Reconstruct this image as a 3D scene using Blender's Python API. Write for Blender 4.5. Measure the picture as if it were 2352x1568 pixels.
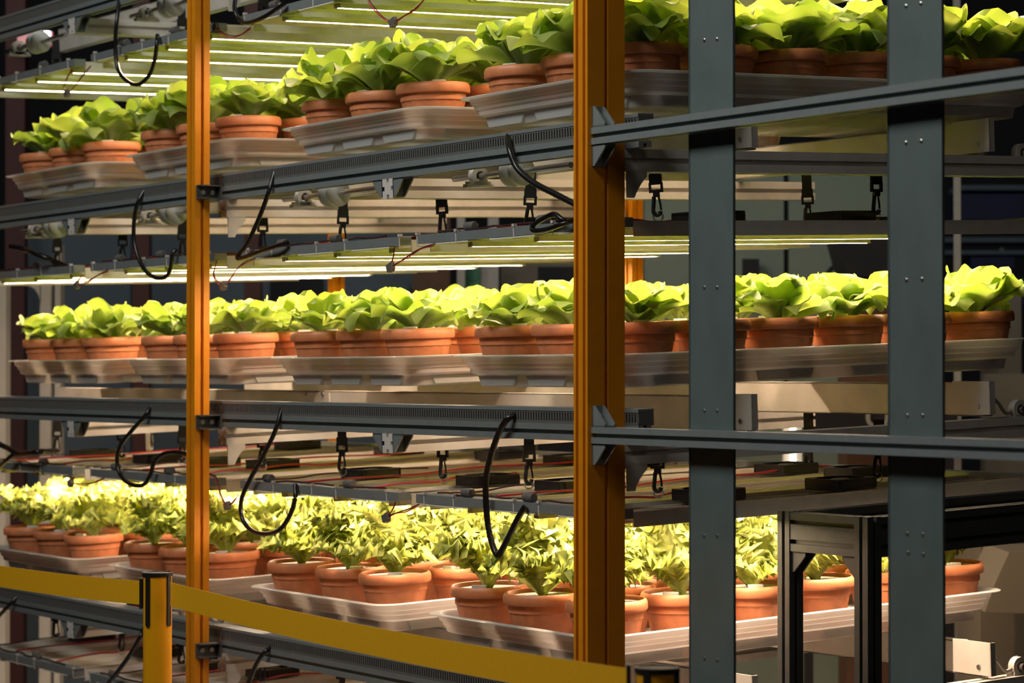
import bpy, bmesh, math, random
from mathutils import Matrix, Vector

for o in list(bpy.data.objects):
    bpy.data.objects.remove(o)
SC = bpy.context.scene
COL = SC.collection
random.seed(7)
PI = math.pi
W_PX, H_PX, F_PX = 2352.0, 1568.0, 5630.0
HC = 1.40                                    # camera height above the floor
PITCH = math.atan((858.0 - 784.0) / F_PX)

# ------------------------------------------------------------------ camera
cam = bpy.data.cameras.new('camera')
cam.sensor_fit = 'HORIZONTAL'
cam.sensor_width = 36.0
cam.lens = F_PX / W_PX * 36.0
cam.clip_start, cam.clip_end = 0.05, 200
cam.dof.use_dof = True
cam.dof.focus_distance = 5.3
cam.dof.aperture_fstop = 5.6
cam_o = bpy.data.objects.new('camera', cam)
COL.objects.link(cam_o)
cam_o.location = (0, 0, HC)
cam_o.rotation_euler = (PI / 2 + PITCH, 0, 0)
SC.camera = cam_o

# ------------------------------------------------------------------ world, hall lights, exposure
world = bpy.data.worlds.new('hall_air')
SC.world = world
world.use_nodes = True
world.node_tree.nodes['Background'].inputs[0].default_value = (0.55, 0.75, 0.8, 1)
world.node_tree.nodes['Background'].inputs[1].default_value = 0.012


def area_light(name, loc, target, size, power, color):
    l = bpy.data.lights.new(name, 'AREA')
    l.shape = 'RECTANGLE'
    l.size, l.size_y = size
    l.energy = power
    l.color = color
    o = bpy.data.objects.new(name, l)
    COL.objects.link(o)
    o.location = loc
    d = Vector(target) - Vector(loc)
    o.rotation_euler = d.to_track_quat('-Z', 'Y').to_euler()
    return o


area_light('hall_area_light', (-2.0, 3.6, 4.4), (0.1, 5.2, 1.5), (3.0, 1.0), 96, (0.97, 0.98, 0.93))
area_light('hall_area_light', (1.2, -2.0, 4.6), (0.6, 5.0, 1.3), (2.0, 1.2), 14, (1.0, 0.84, 0.66))
area_light('hall_area_light', (-1.0, 8.3, 5.2), (0.0, 10.6, 1.5), (5.0, 0.6), 45, (0.90, 0.98, 1.0))  # added fill light, not a real lamp: brightens the stand walls behind the rack

SC.view_settings.view_transform = 'Standard'
SC.view_settings.look = 'None'
SC.view_settings.exposure = 0.0
SC.view_settings.gamma = 1.0
SC.view_settings.use_curve_mapping = False
LED_POWER = 330.0
SC.cycles.adaptive_threshold = 0.03
SC.cycles.caustics_reflective = False
SC.cycles.caustics_refractive = False
SC.cycles.max_bounces = 4
SC.cycles.diffuse_bounces = 2
SC.cycles.glossy_bounces = 2
SC.cycles.transmission_bounces = 3
SC.cycles.transparent_max_bounces = 5

# ------------------------------------------------------------------ rack frame of reference
# a runs along the long side (away to the left), b across the rack (away to the right), z up from eye level.
TH = math.atan(0.678)
A = Vector((-math.sin(TH), math.cos(TH), 0))
B = Vector((math.cos(TH), math.sin(TH), 0))
KB = 0.0367                                  # the shelves fall 2 degrees towards the aisle
O = Vector((0.148, 4.8, 0))
ROT_UP = Matrix((-A, B, Vector((0, 0, 1)))).transposed()
_bt = (B + Vector((0, 0, KB))).normalized()
ROT = Matrix((-A, _bt, (-A).cross(_bt))).transposed()


def W(a, b, z, t=1):
    p = O + A * a + B * b
    return Vector((p.x, p.y, z + t * KB * b + HC))


def MR(a, b, z):
    return Matrix.Translation(W(a, b, z)) @ ROT.to_4x4()


def MU(a, b, z):
    return Matrix.Translation(W(a, b, z, 0)) @ ROT_UP.to_4x4()


def ray(x, y):
    c, s = math.cos(PITCH), math.sin(PITCH)
    dx, dz = (x - 1176) / F_PX, -(y - 784) / F_PX
    return Vector((dx, c - dz * s, s + dz * c))


def onb(x, y, b):
    d = ray(x, y)
    p = d * ((b + O.dot(B)) / d.dot(B))
    return ((p - O).dot(A), b, p.z - KB * b)


def ona(x, y, a):
    d = ray(x, y)
    p = d * ((a + O.dot(A)) / d.dot(A))
    b = (p - O).dot(B)
    return (a, b, p.z - KB * b)


def onz(x, y, z):
    d = ray(x, y)
    k = (z - KB * O.dot(B)) / (d.z - KB * d.dot(B))
    p = d * k
    return ((p - O).dot(A), (p - O).dot(B), z)


def at(x, y, Y):
    d = ray(x, y)
    p = d * (Y / d.y)
    return Vector((p.x, p.y, p.z + HC))


# ------------------------------------------------------------------ materials
MATS = {}


def nodes_of(name):
    m = bpy.data.materials.new(name)
    m.use_nodes = True
    nt = m.node_tree
    return m, nt, nt.nodes['Principled BSDF']


def mat(name, col, rough=0.5, metal=0.0, var=0.12, scale=25.0, bump=0.0, stretch=None, spec=0.5, coat=0.0):
    m, nt, p = nodes_of(name)
    tc = nt.nodes.new('ShaderNodeTexCoord')
    n = nt.nodes.new('ShaderNodeTexNoise')
    n.inputs['Scale'].default_value = scale
    n.inputs['Detail'].default_value = 4
    if stretch:
        mp = nt.nodes.new('ShaderNodeMapping')
        mp.inputs['Scale'].default_value = stretch
        nt.links.new(tc.outputs['Object'], mp.inputs['Vector'])
        nt.links.new(mp.outputs['Vector'], n.inputs['Vector'])
    else:
        nt.links.new(tc.outputs['Object'], n.inputs['Vector'])
    r = nt.nodes.new('ShaderNodeValToRGB')
    r.color_ramp.elements[0].position = 0.3
    r.color_ramp.elements[1].position = 0.7
    r.color_ramp.elements[0].color = tuple(c * (1 - var) for c in col) + (1,)
    r.color_ramp.elements[1].color = tuple(min(1, c * (1 + var)) for c in col) + (1,)
    nt.links.new(n.outputs['Fac'], r.inputs['Fac'])
    nt.links.new(r.outputs['Color'], p.inputs['Base Color'])
    p.inputs['Roughness'].default_value = rough
    p.inputs['Metallic'].default_value = metal
    p.inputs['Specular IOR Level'].default_value = spec
    p.inputs['Coat Weight'].default_value = coat
    if bump:
        b = nt.nodes.new('ShaderNodeBump')
        b.inputs['Strength'].default_value = bump
        b.inputs['Distance'].default_value = 0.002
        nt.links.new(n.outputs['Fac'], b.inputs['Height'])
        nt.links.new(b.outputs['Normal'], p.inputs['Normal'])
    MATS[name] = m
    return m


def emit(name, col, strength):
    m, nt, p = nodes_of(name)
    p.inputs['Base Color'].default_value = (0.8, 0.8, 0.8, 1)
    p.inputs['Emission Color'].default_value = tuple(col) + (1,)
    p.inputs['Emission Strength'].default_value = strength
    MATS[name] = m
    return m


mat('grey_alu', (0.235, 0.262, 0.262), 0.45, 0.2, 0.06, 40, 0.05)
mat('pale_alu', (0.78, 0.73, 0.67), 0.45, 0.1, 0.06, 30)
mat('bar_alu', (0.74, 0.69, 0.60), 0.75, 0.0, 0.06, 30, 0.0, None, 0.08)
mat('sheet_alu', (0.74, 0.69, 0.62), 0.48, 0.15, 0.10, 12, 0.05)
mat('column_steel', (0.155, 0.198, 0.195), 0.42, 0.3, 0.10, 14, 0.05, (1, 1, 0.6))
mat('dark_alu', (0.10, 0.105, 0.10), 0.42, 0.4, 0.08, 30)
mat('yellow_coat', (0.80, 0.285, 0.008), 0.42, 0.1, 0.05, 30)
mat('terracotta', (0.70, 0.245, 0.105), 0.45, 0.0, 0.12, 35, 0.05)
mat('white_foam', (0.86, 0.85, 0.78), 0.8, 0, 0.04, 60)
mat('white_plastic', (0.80, 0.78, 0.74), 0.45, 0, 0.04)
mat('clear_nylon', (0.62, 0.58, 0.53), 0.35, 0, 0.05)
mat('black_plastic', (0.014, 0.013, 0.013), 0.45, 0, 0.1)
mat('black_rubber', (0.010, 0.009, 0.009), 0.28, 0, 0.2, 60, 0.1)
mat('webbing', (0.012, 0.011, 0.011), 0.85, 0, 0.2, 200, 0.3)
mat('grey_duct', (0.13, 0.13, 0.125), 0.5, 0, 0.05)
mat('duct_dark', (0.055, 0.055, 0.05), 0.6, 0, 0.05)
mat('steel', (0.6, 0.58, 0.54), 0.28, 0.95, 0.06)
mat('red_wire', (0.42, 0.012, 0.018), 0.4, 0, 0.1)
mat('brown_wire', (0.05, 0.012, 0.010), 0.4, 0, 0.1)
mat('connector_grey', (0.13, 0.12, 0.11), 0.5, 0, 0.1)
mat('tape_yellow', (0.92, 0.46, 0.005), 0.6, 0, 0.05, 120, 0.1, (1, 1, 4))
mat('stanchion_yellow', (0.86, 0.38, 0.005), 0.35, 0, 0.04)
mat('floor_carpet', (0.05, 0.05, 0.055), 0.9, 0, 0.2, 80, 0.3)
mat('hall_black', (0.012, 0.012, 0.015), 0.8, 0, 0.2, 3)
mat('hall_blue_grey', (0.085, 0.11, 0.135), 0.7, 0, 0.08, 2)
mat('hall_green_grey', (0.20, 0.24, 0.19), 0.7, 0, 0.06, 2)
mat('hall_white', (0.40, 0.385, 0.35), 0.6, 0, 0.05, 5)
mat('hall_maroon', (0.06, 0.012, 0.008), 0.6, 0, 0.15, 4)
mat('hall_navy', (0.010, 0.013, 0.05), 0.6, 0, 0.2, 4)
mat('hall_beige', (0.20, 0.17, 0.125), 0.6, 0, 0.06, 4)
mat('hall_brown', (0.10, 0.045, 0.022), 0.6, 0, 0.15, 4)
mat('sign_green', (0.05, 0.20, 0.12), 0.6, 0, 0.1, 4)
emit('led_white', (1.0, 0.72, 0.49), LED_POWER)
emit('led_dim', (1.0, 0.72, 0.49), LED_POWER * 0.6)
emit('led_bright', (1.0, 0.72, 0.50), LED_POWER * 1.3)
emit('led_red', (1.0, 0.02, 0.12), 4.0)
for _n in ('led_red',):
    MATS[_n].cycles.emission_sampling = 'NONE'
emit('bulb', (1.0, 0.88, 0.72), 5.0)
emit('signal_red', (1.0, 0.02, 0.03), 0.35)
emit('signal_green', (0.3, 1.0, 0.2), 2.0)
emit('far_lamp', (0.85, 0.95, 1.0), 6.0)


def tray_material():
    m, nt, p = nodes_of('frosted_tray')
    out = nt.nodes['Material Output']
    p.inputs['Base Color'].default_value = (0.80, 0.79, 0.77, 1)
    p.inputs['Roughness'].default_value = 0.28
    p.inputs['Specular IOR Level'].default_value = 0.5
    tl = nt.nodes.new('ShaderNodeBsdfTranslucent')
    tl.inputs['Color'].default_value = (0.85, 0.83, 0.80, 1)
    tr = nt.nodes.new('ShaderNodeBsdfTransparent')
    tr.inputs['Color'].default_value = (0.9, 0.9, 0.9, 1)
    mx = nt.nodes.new('ShaderNodeMixShader')
    mx.inputs[0].default_value = 0.52
    mx2 = nt.nodes.new('ShaderNodeMixShader')
    mx2.inputs[0].default_value = 0.16
    nt.links.new(p.outputs[0], mx.inputs[1])
    nt.links.new(tl.outputs[0], mx.inputs[2])
    nt.links.new(mx.outputs[0], mx2.inputs[1])
    nt.links.new(tr.outputs[0], mx2.inputs[2])
    nt.links.new(mx2.outputs[0], out.inputs['Surface'])
    tc = nt.nodes.new('ShaderNodeTexCoord')
    n = nt.nodes.new('ShaderNodeTexNoise')
    n.inputs['Scale'].default_value = 9
    bp = nt.nodes.new('ShaderNodeBump')
    bp.inputs['Strength'].default_value = 0.15
    bp.inputs['Distance'].default_value = 0.01
    nt.links.new(tc.outputs['Object'], n.inputs['Vector'])
    nt.links.new(n.outputs['Fac'], bp.inputs['Height'])
    nt.links.new(bp.outputs['Normal'], p.inputs['Normal'])
    MATS['frosted_tray'] = m


def leaf_material(name, deep, bright, rib, edge, trans, veins):
    m, nt, p = nodes_of(name)
    out = nt.nodes['Material Output']
    uv = nt.nodes.new('ShaderNodeUVMap')
    sep = nt.nodes.new('ShaderNodeSeparateXYZ')
    nt.links.new(uv.outputs[0], sep.inputs[0])
    oi = nt.nodes.new('ShaderNodeObjectInfo')
    tc = nt.nodes.new('ShaderNodeTexCoord')
    # plant-to-plant tint
    r = nt.nodes.new('ShaderNodeValToRGB')
    r.color_ramp.elements[0].color = deep + (1,)
    r.color_ramp.elements[1].color = bright + (1,)
    add = nt.nodes.new('ShaderNodeMath')
    add.operation = 'MULTIPLY_ADD'
    n = nt.nodes.new('ShaderNodeTexNoise')
    n.inputs['Scale'].default_value = 30
    nt.links.new(tc.outputs['Object'], n.inputs['Vector'])
    nt.links.new(n.outputs['Fac'], add.inputs[0])
    add.inputs[1].default_value = 0.5
    nt.links.new(oi.outputs['Random'], add.inputs[2])
    half = nt.nodes.new('ShaderNodeMath')
    half.operation = 'MULTIPLY'
    half.inputs[1].default_value = 0.7
    nt.links.new(add.outputs[0], half.inputs[0])
    nt.links.new(half.outputs[0], r.inputs['Fac'])
    # pale rib: |u-.5| small, stronger near the base
    au = nt.nodes.new('ShaderNodeMath'); au.operation = 'SUBTRACT'; au.inputs[1].default_value = 0.5
    nt.links.new(sep.outputs['X'], au.inputs[0])
    ab = nt.nodes.new('ShaderNodeMath'); ab.operation = 'ABSOLUTE'
    nt.links.new(au.outputs[0], ab.inputs[0])
    w = nt.nodes.new('ShaderNodeMapRange')
    w.inputs['From Min'].default_value = 0.02
    w.inputs['From Max'].default_value = 0.16
    w.inputs['To Min'].default_value = 0.9
    w.inputs['To Max'].default_value = 0.0
    nt.links.new(ab.outputs[0], w.inputs['Value'])
    fv = nt.nodes.new('ShaderNodeMapRange')
    fv.inputs['From Min'].default_value = 0.0
    fv.inputs['From Max'].default_value = 0.75
    fv.inputs['To Min'].default_value = 1.0
    fv.inputs['To Max'].default_value = 0.12
    nt.links.new(sep.outputs['Y'], fv.inputs['Value'])
    mul = nt.nodes.new('ShaderNodeMath'); mul.operation = 'MULTIPLY'
    nt.links.new(w.outputs[0], mul.inputs[0])
    nt.links.new(fv.outputs[0], mul.inputs[1])
    mix = nt.nodes.new('ShaderNodeMix'); mix.data_type = 'RGBA'
    nt.links.new(mul.outputs[0], mix.inputs[0])
    nt.links.new(r.outputs['Color'], mix.inputs[6])
    mix.inputs[7].default_value = rib + (1,)
    ed = nt.nodes.new('ShaderNodeMapRange')
    ed.inputs['From Min'].default_value = 0.36
    ed.inputs['From Max'].default_value = 0.50
    ed.inputs['To Max'].default_value = 0.55
    nt.links.new(ab.outputs[0], ed.inputs['Value'])
    mix1 = mix
    mix = nt.nodes.new('ShaderNodeMix'); mix.data_type = 'RGBA'
    nt.links.new(ed.outputs[0], mix.inputs[0])
    nt.links.new(mix1.outputs[2], mix.inputs[6])
    mix.inputs[7].default_value = edge + (1,)
    nt.links.new(mix.outputs[2], p.inputs['Base Color'])
    p.inputs['Roughness'].default_value = 0.42
    p.inputs['Specular IOR Level'].default_value = 0.35
    tl = nt.nodes.new('ShaderNodeBsdfTranslucent')
    br = nt.nodes.new('ShaderNodeMix'); br.data_type = 'RGBA'; br.blend_type = 'MULTIPLY'
    br.inputs[0].default_value = 1.0
    nt.links.new(mix.outputs[2], br.inputs[6])
    br.inputs[7].default_value = (1.32, 1.24, 0.72, 1)
    nt.links.new(br.outputs[2], tl.inputs['Color'])
    mx = nt.nodes.new('ShaderNodeMixShader')
    mx.inputs[0].default_value = trans
    nt.links.new(p.outputs[0], mx.inputs[1])
    nt.links.new(tl.outputs[0], mx.inputs[2])
    nt.links.new(mx.outputs[0], out.inputs['Surface'])
    # puckered blade with branching veins
    vo = nt.nodes.new('ShaderNodeTexVoronoi')
    vo.feature = 'SMOOTH_F1'
    vo.inputs['Scale'].default_value = veins
    nt.links.new(tc.outputs['Object'], vo.inputs['Vector'])
    bp = nt.nodes.new('ShaderNodeBump')
    bp.inputs['Strength'].default_value = 0.5
    bp.inputs['Distance'].default_value = 0.004
    nt.links.new(vo.outputs['Distance'], bp.inputs['Height'])
    nt.links.new(bp.outputs['Normal'], p.inputs['Normal'])
    nt.links.new(bp.outputs['Normal'], tl.inputs['Normal'])
    MATS[name] = m


tray_material()
leaf_material('butterhead_leaf', (0.18, 0.34, 0.035), (0.44, 0.57, 0.12), (0.74, 0.77, 0.42), (0.60, 0.70, 0.30), 0.46, 55)
leaf_material('frisee_leaf', (0.46, 0.58, 0.09), (0.76, 0.82, 0.27), (0.90, 0.91, 0.60), (0.66, 0.76, 0.22), 0.55, 90)


# ------------------------------------------------------------------ mesh helpers
class MB:
    def __init__(self):
        self.v, self.f, self.uv = [], [], None

    def poly(self, pts):
        n = len(self.v)
        self.v += [tuple(p) for p in pts]
        self.f.append(tuple(range(n, n + len(pts))))

    def box(self, x0, x1, y0, y1, z0, z1):
        n = len(self.v)
        self.v += [(x, y, z) for z in (z0, z1) for y in (y0, y1) for x in (x0, x1)]
        for q in ((0, 2, 3, 1), (4, 5, 7, 6), (0, 1, 5, 4), (2, 6, 7, 3), (0, 4, 6, 2), (1, 3, 7, 5)):
            self.f.append(tuple(n + i for i in q))
        return self

    def loft(self, loops, cap0=True, cap1=True, closed=True):
        n = len(self.v)
        k = len(loops[0])
        for l in loops:
            self.v += [tuple(p) for p in l]
        m = k if closed else k - 1
        for i in range(len(loops) - 1):
            for j in range(m):
                j2 = (j + 1) % k
                self.f.append((n + i * k + j, n + i * k + j2, n + (i + 1) * k + j2, n + (i + 1) * k + j))
        if cap0:
            self.f.append(tuple(n + j for j in reversed(range(k))))
        if cap1:
            self.f.append(tuple(n + (len(loops) - 1) * k + j for j in range(k)))
        return self

    def prism(self, sec, axis, t0, t1):
        """sec: 2-D outline; axis 0/1/2 is the sweep direction."""
        def P(u, v, t):
            return ((t, u, v), (u, t, v), (u, v, t))[axis]
        return self.loft([[P(u, v, t0) for u, v in sec], [P(u, v, t1) for u, v in sec]])

    def lathe(self, prof, seg=32, c=(0, 0, 0), axis=2, cap0=True, cap1=True, flute=None):
        loops = []
        for i, (r, h) in enumerate(prof):
            l = []
            for s in range(seg):
                t = 2 * PI * s / seg
                rr = r + (flute(i, s) if flute else 0)
                x, y = rr * math.cos(t), rr * math.sin(t)
                q = ((h, x, y), (x, h, y), (x, y, h))[axis]
                l.append((c[0] + q[0], c[1] + q[1], c[2] + q[2]))
            loops.append(l)
        return self.loft(loops, cap0, cap1)

    def tube(self, pts, r, seg=8, rib=0.0):
        pts = [Vector(p) for p in pts]
        loops = []
        up = Vector((0.13, 0.21, 0.97))
        for i, p in enumerate(pts):
            d = (pts[min(i + 1, len(pts) - 1)] - pts[max(i - 1, 0)]).normalized()
            u = d.cross(up)
            if u.length < 1e-3:
                u = d.cross(Vector((1, 0, 0)))
            u.normalize()
            w = d.cross(u)
            rr = r * (1 + (rib if i % 2 else -rib))
            loops.append([p + u * rr * math.cos(2 * PI * s / seg) + w * rr * math.sin(2 * PI * s / seg) for s in range(seg)])
        return self.loft(loops)

    def mesh(self, name, smooth=False, uv=None):
        me = bpy.data.meshes.new(name)
        me.from_pydata(self.v, [], self.f)
        bm = bmesh.new()
        bm.from_mesh(me)
        bmesh.ops.recalc_face_normals(bm, faces=bm.faces)
        bm.to_mesh(me)
        bm.free()
        if smooth:
            me.polygons.foreach_set('use_smooth', [True] * len(me.polygons))
            if smooth != 'all':
                me.set_sharp_from_angle(angle=math.radians(40))
        me.update()
        return me

    def build(self, name, m, parent=None, smooth=False):
        return link(name, self.mesh(name, smooth), m, parent)


def link(name, me, m, parent=None):
    if m and not me.materials:
        me.materials.append(MATS[m])
    o = bpy.data.objects.new(name, me)
    COL.objects.link(o)
    if parent is not None:
        o.parent = parent
    return o


def tag(o, label, cat, group=None, kind=None):
    if label:
        o['label'] = label
    if cat:
        o['category'] = cat
    if group:
        o['group'] = group
    if kind:
        o['kind'] = kind
    return o


def thing(name, label, cat, M, group=None):
    o = bpy.data.objects.new(name, None)
    o.empty_display_size = 0.05
    COL.objects.link(o)
    o.matrix_world = M
    return tag(o, label, cat, group)


class R(MB):
    """mesh builder in rack coordinates (a, b, z) around a thing based at (a0, b0, z0)."""
    def __init__(self, base):
        super().__init__()
        self.base = base

    def p(self, a, b, z):
        a0, b0, z0 = self.base
        return (-(a - a0), b - b0, z - z0)

    def rb(self, a0, a1, b0, b1, z0, z1):
        x0, y0, w0 = self.p(a1, b0, z0)
        x1, y1, w1 = self.p(a0, b1, z1)
        return self.box(x0, x1, y0, y1, w0, w1)

    def rtube(self, pts, r, seg=8, rib=0.0):
        return self.tube([self.p(*q) for q in pts], r, seg, rib)


def smooth_path(pts, n=6):
    """Catmull-Rom through the points."""
    P = [Vector(p) for p in pts]
    P = [P[0] * 2 - P[1]] + P + [P[-1] * 2 - P[-2]]
    out = []
    for i in range(1, len(P) - 2):
        for k in range(n):
            t = k / n
            out.append(0.5 * ((2 * P[i]) + (P[i + 1] - P[i - 1]) * t + (2 * P[i - 1] - 5 * P[i] + 4 * P[i + 1] - P[i + 2]) * t * t
                              + (3 * P[i] - P[i - 1] - 3 * P[i + 1] + P[i + 2]) * t ** 3))
    out.append(P[-2])
    return out


def tslot(u0, u1, v0, v1, nu=1, nv=1, sw=0.009, sd=0.008):
    """outline of a slotted aluminium profile: nu slots on the u sides, nv on the v sides."""
    def side(l, n):
        pts = []
        for i in range(n):
            c = l * (i + 0.5) / n
            pts += [(c - sw / 2, 0), (c - sw / 2, sd), (c + sw / 2, sd), (c + sw / 2, 0)]
        return [(0, 0)] + pts
    w, h = u1 - u0, v1 - v0
    o = [(u0 + s, v0 + d) for s, d in side(w, nu)]
    o += [(u1 - d, v0 + s) for s, d in side(h, nv)]
    o += [(u1 - s, v1 - d) for s, d in side(w, nu)]
    o += [(u0 + d, v1 - s) for s, d in side(h, nv)]
    return o


DUCT = {4: 1.088, 3: 0.509, 2: -0.073, 1: -0.650}       # top of the cable duct on each shelf
SHELF = {4: 'topmost', 3: 'upper', 2: 'middle', 1: 'bottom'}
BR = 0.092                                                # front plane of the long rails
POST2 = 1.695

# ------------------------------------------------------------------ the hall
def slab(name, m, x0, x1, y0, y1, z0, z1, kind='structure'):
    o = MB().box(x0, x1, y0, y1, z0, z1).build(name, m)
    o['kind'] = kind
    return o


slab('floor', 'floor_carpet', -14, 14, -6, 16, -0.1, 0.0)
slab('wall_back', 'hall_black', -14, 14, 15.0, 15.2, 0, 6)
slab('wall_left', 'hall_black', -14.2, -14, -6, 16, 0, 6)
slab('wall_right', 'hall_black', 14, 14.2, -6, 16, 0, 6)
slab('wall_front', 'hall_black', -14, 14, -6.2, -6, 0, 6)
slab('ceiling', 'hall_black', -14, 14, -6, 16, 6, 6.1)

# ------------------------------------------------------------------ rack posts
def rack_post(label, a0, a1, b0, b1, nb, na, brackets=()):
    base = ((a0 + a1) / 2, (b0 + b1) / 2, -HC)
    t = thing('rack_post', label, 'post', MU(*base), 'yellow rack posts')
    r = R(base)
    x0, y0, _ = r.p(a1, b0, 0)
    x1, y1, _ = r.p(a0, b1, 0)
    r.prism(tslot(x0, x1, y0, y1, na, nb, 0.009, 0.009), 2, 0, 3.6)
    r.build('extrusion', 'yellow_coat', t)
    for z in brackets:
        k = R(base)
        k.rb(a0 - 0.004, a0, b0 + 0.004, b1 + 0.022, z - 0.018, z + 0.018)
        k.rb(a0 - 0.026, a0 - 0.004, b1 + 0.018, b1 + 0.022, z - 0.018, z + 0.018)
        k.rb(a0 - 0.026, a0 - 0.004, b0 + 0.004, b1 + 0.022, z + 0.015, z + 0.018)
        k.rb(a0 - 0.026, a0 - 0.004, b0 + 0.004, b1 + 0.022, z - 0.018, z - 0.015)
        kb = k.build('bracket', 'dark_alu', t)
        for bb in (b0 + 0.020, b1 + 0.004):
            c = r.p(a0 - 0.004, bb, z)
            MB().lathe([(0.0062, 0), (0.0062, 0.004), (0.0035, 0.004), (0.0035, 0.002)], 12, c, 0).build('bolt', 'steel', kb)
    return t


rack_post('thick double-width yellow corner post nearest the camera', 0.0, 0.047, 0.0, 0.091, 1, 2)
rack_post('slim yellow front post behind the barrier post', POST2, POST2 + 0.046, 0.0, 0.042, 1, 1,
          [DUCT[k] - 0.05 + KB * 0.02 for k in (4, 3, 2, 1)])
rack_post('slim yellow front post at the far left end of the rack', 3.385, 3.431, 0.0, 0.042, 1, 1, [DUCT[k] - 0.05 + KB * 0.02 for k in (4, 3, 2, 1)])
rack_post('rear yellow post seen right beside the thick corner post', 1.69, 1.735, 1.38, 1.42, 1, 1)
rack_post('rear yellow post seen over the middle-shelf lettuces', 3.38, 3.425, 1.38, 1.42, 1, 1)

# ------------------------------------------------------------------ long rails with slotted cable ducts
BAYS = ((-0.045, 1.716), (1.720, 3.60))
BAYW = ('in the near bay', 'in the far left bay')
rail_me = []
for bi, (s, e) in enumerate(BAYS):
    m = MB()
    m.prism(tslot(0, 0.032, 0, 0.034, 1, 1, 0.009, 0.008), 0, -(e - s), 0)
    rail_me.append(m.mesh('long_rail', False))
duct_me = []
for bi, (s, e) in enumerate(BAYS):
    L = e - s
    m = MB()
    for y in (0.0, 0.035):
        m.box(-L, 0, y, y + 0.002, 0.0, 0.006)
        m.box(-L, 0, y, y + 0.002, 0.023, 0.0295)
        n = int(L / 0.0095)
        for i in range(n):
            m.box(-(i + 1) * 0.0095, -(i + 1) * 0.0095 + 0.005, y, y + 0.0021, 0.006, 0.023)
    m.box(-L, 0, 0.002, 0.035, 0.0, 0.002)
    m.box(-0.003, 0.0, 0.0, 0.037, 0.0, 0.030)
    duct = m.mesh('cable_duct')
    ld = MB().box(-L, 0, -0.001, 0.038, 0.0295, 0.033).box(-L, 0, -0.0012, 0.0, 0.026, 0.033).mesh('lid')
    ins = MB()
    for k, (yy, zz, rr) in enumerate(((0.010, 0.008, 0.005), (0.020, 0.009, 0.006), (0.029, 0.008, 0.005), (0.024, 0.019, 0.0045))):
        q = []
        for i in range(60):
            q.append((-0.02 - (L - 0.04) * i / 59 * (1.0 if k < 3 else 0.55), yy + 0.002 * math.sin(i * 0.7 + k), zz + 0.0015 * math.sin(i * 0.9 + 2 * k)))
        ins.tube(q, rr, 6)
    duct_me.append((duct, ld, ins.mesh('wires', True)))

for lv in (4, 3, 2, 1):
    for bi, (s, e) in enumerate(BAYS):
        zr = DUCT[lv] - 0.067
        o = link('long_rail', rail_me[bi], 'grey_alu')
        o.matrix_world = MR(s, BR, zr)
        tag(o, 'grey slotted aluminium rail under the %s cable duct %s' % (SHELF[lv], BAYW[bi]), 'rail', 'long shelf rails')
        t = thing('cable_duct', 'grey slotted cable duct along the %s shelf %s' % (SHELF[lv], BAYW[bi]), 'cable duct', MR(s, BR, zr + 0.034), 'slotted cable ducts')
        link('duct_body', duct_me[bi][0], 'grey_duct', t)
        link('lid', duct_me[bi][1], 'grey_alu', t)
        link('wires', duct_me[bi][2], 'black_plastic', t)


def gusset(mb, p, s, w, th=0.0035):
    """right-angled die-cast bracket: p = inner corner, legs along +x*s[0] and +z*s[1], width w along y."""
    x, y, z = p
    l = 0.042
    for yy in (y, y + w - th):
        sec = [(x, z), (x + s[0] * l, z), (x + s[0] * l, z + s[1] * 0.007), (x + s[0] * 0.007, z + s[1] * l), (x, z + s[1] * l)]
        mb.loft([[(u, yy, v) for u, v in sec], [(u, yy + th, v) for u, v in sec]])
    mb.box(min(x, x + s[0] * l), max(x, x + s[0] * l), y, y + w, min(z, z + s[1] * th), max(z, z + s[1] * th))
    mb.box(min(x, x + s[0] * th), max(x, x + s[0] * th), y, y + w, min(z, z + s[1] * l), max(z, z + s[1] * l))
    return mb


# ------------------------------------------------------------------ cross beams under the rails
beam_sec = tslot(-0.0225, 0.0225, 0, 0.045, 1, 1, 0.010, 0.009)
BEAMS = [(0.022, 'at the near end of the rack', 'post'), (0.905, 'halfway along the near bay', 'mid'),
         (1.72, 'beside the slim yellow post', 'post'), (2.66, 'halfway along the far bay', 'mid')]
beam_mid = MB().prism(beam_sec, 1, 0.0, 1.27).mesh('beam')
beam_post = MB().prism(beam_sec, 1, 0.0, 1.27).mesh('beam')
g = MB()
gusset(g, (0.0225, 0.0, 0.045), (1, -1), 0.030)
gus_r = g.mesh('corner_bracket')
g = MB()
gusset(g, (-0.0225, 0.0, 0.045), (-1, -1), 0.030)
gus_l = g.mesh('corner_bracket')
bolt_me = MB().lathe([(0.0055, 0), (0.0055, 0.004), (0.003, 0.004), (0.003, 0.0015)], 12, (0, 0, 0), 1).mesh('bolt', True)
arc = [(0.0, 0.0), (0.050, 0.0), (0.050, -0.010), (0.041, -0.018), (0.032, -0.028), (0.024, -0.040), (0.018, -0.052), (0.0, -0.052)]
arc_me = MB().prism(arc, 0, -0.004, 0.0).mesh('curved_plate')
for lv in (4, 3, 2, 1):
    for a, w, kind in BEAMS:
        zt = DUCT[lv] - 0.067
        t = thing('cross_beam', 'pale slotted cross beam under the %s shelf %s' % (SHELF[lv], w), 'beam', MR(a, BR, zt - 0.045), 'cross beams')
        link('beam', beam_mid, 'pale_alu', t)
        if kind == 'mid':
            link('corner_bracket', gus_r, 'grey_alu', t)
            link('corner_bracket', gus_l, 'grey_alu', t)
        else:
            link('curved_plate', arc_me, 'sheet_alu', t).location = (0.022, 0.004, 0.0)
        if kind == 'post' and a < 0.1 and lv in (3, 2):
            MB().box(0.0225, 0.0229, 0.0, 0.062, 0.004, 0.018).build('sticker', 'white_plastic', t)

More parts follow.
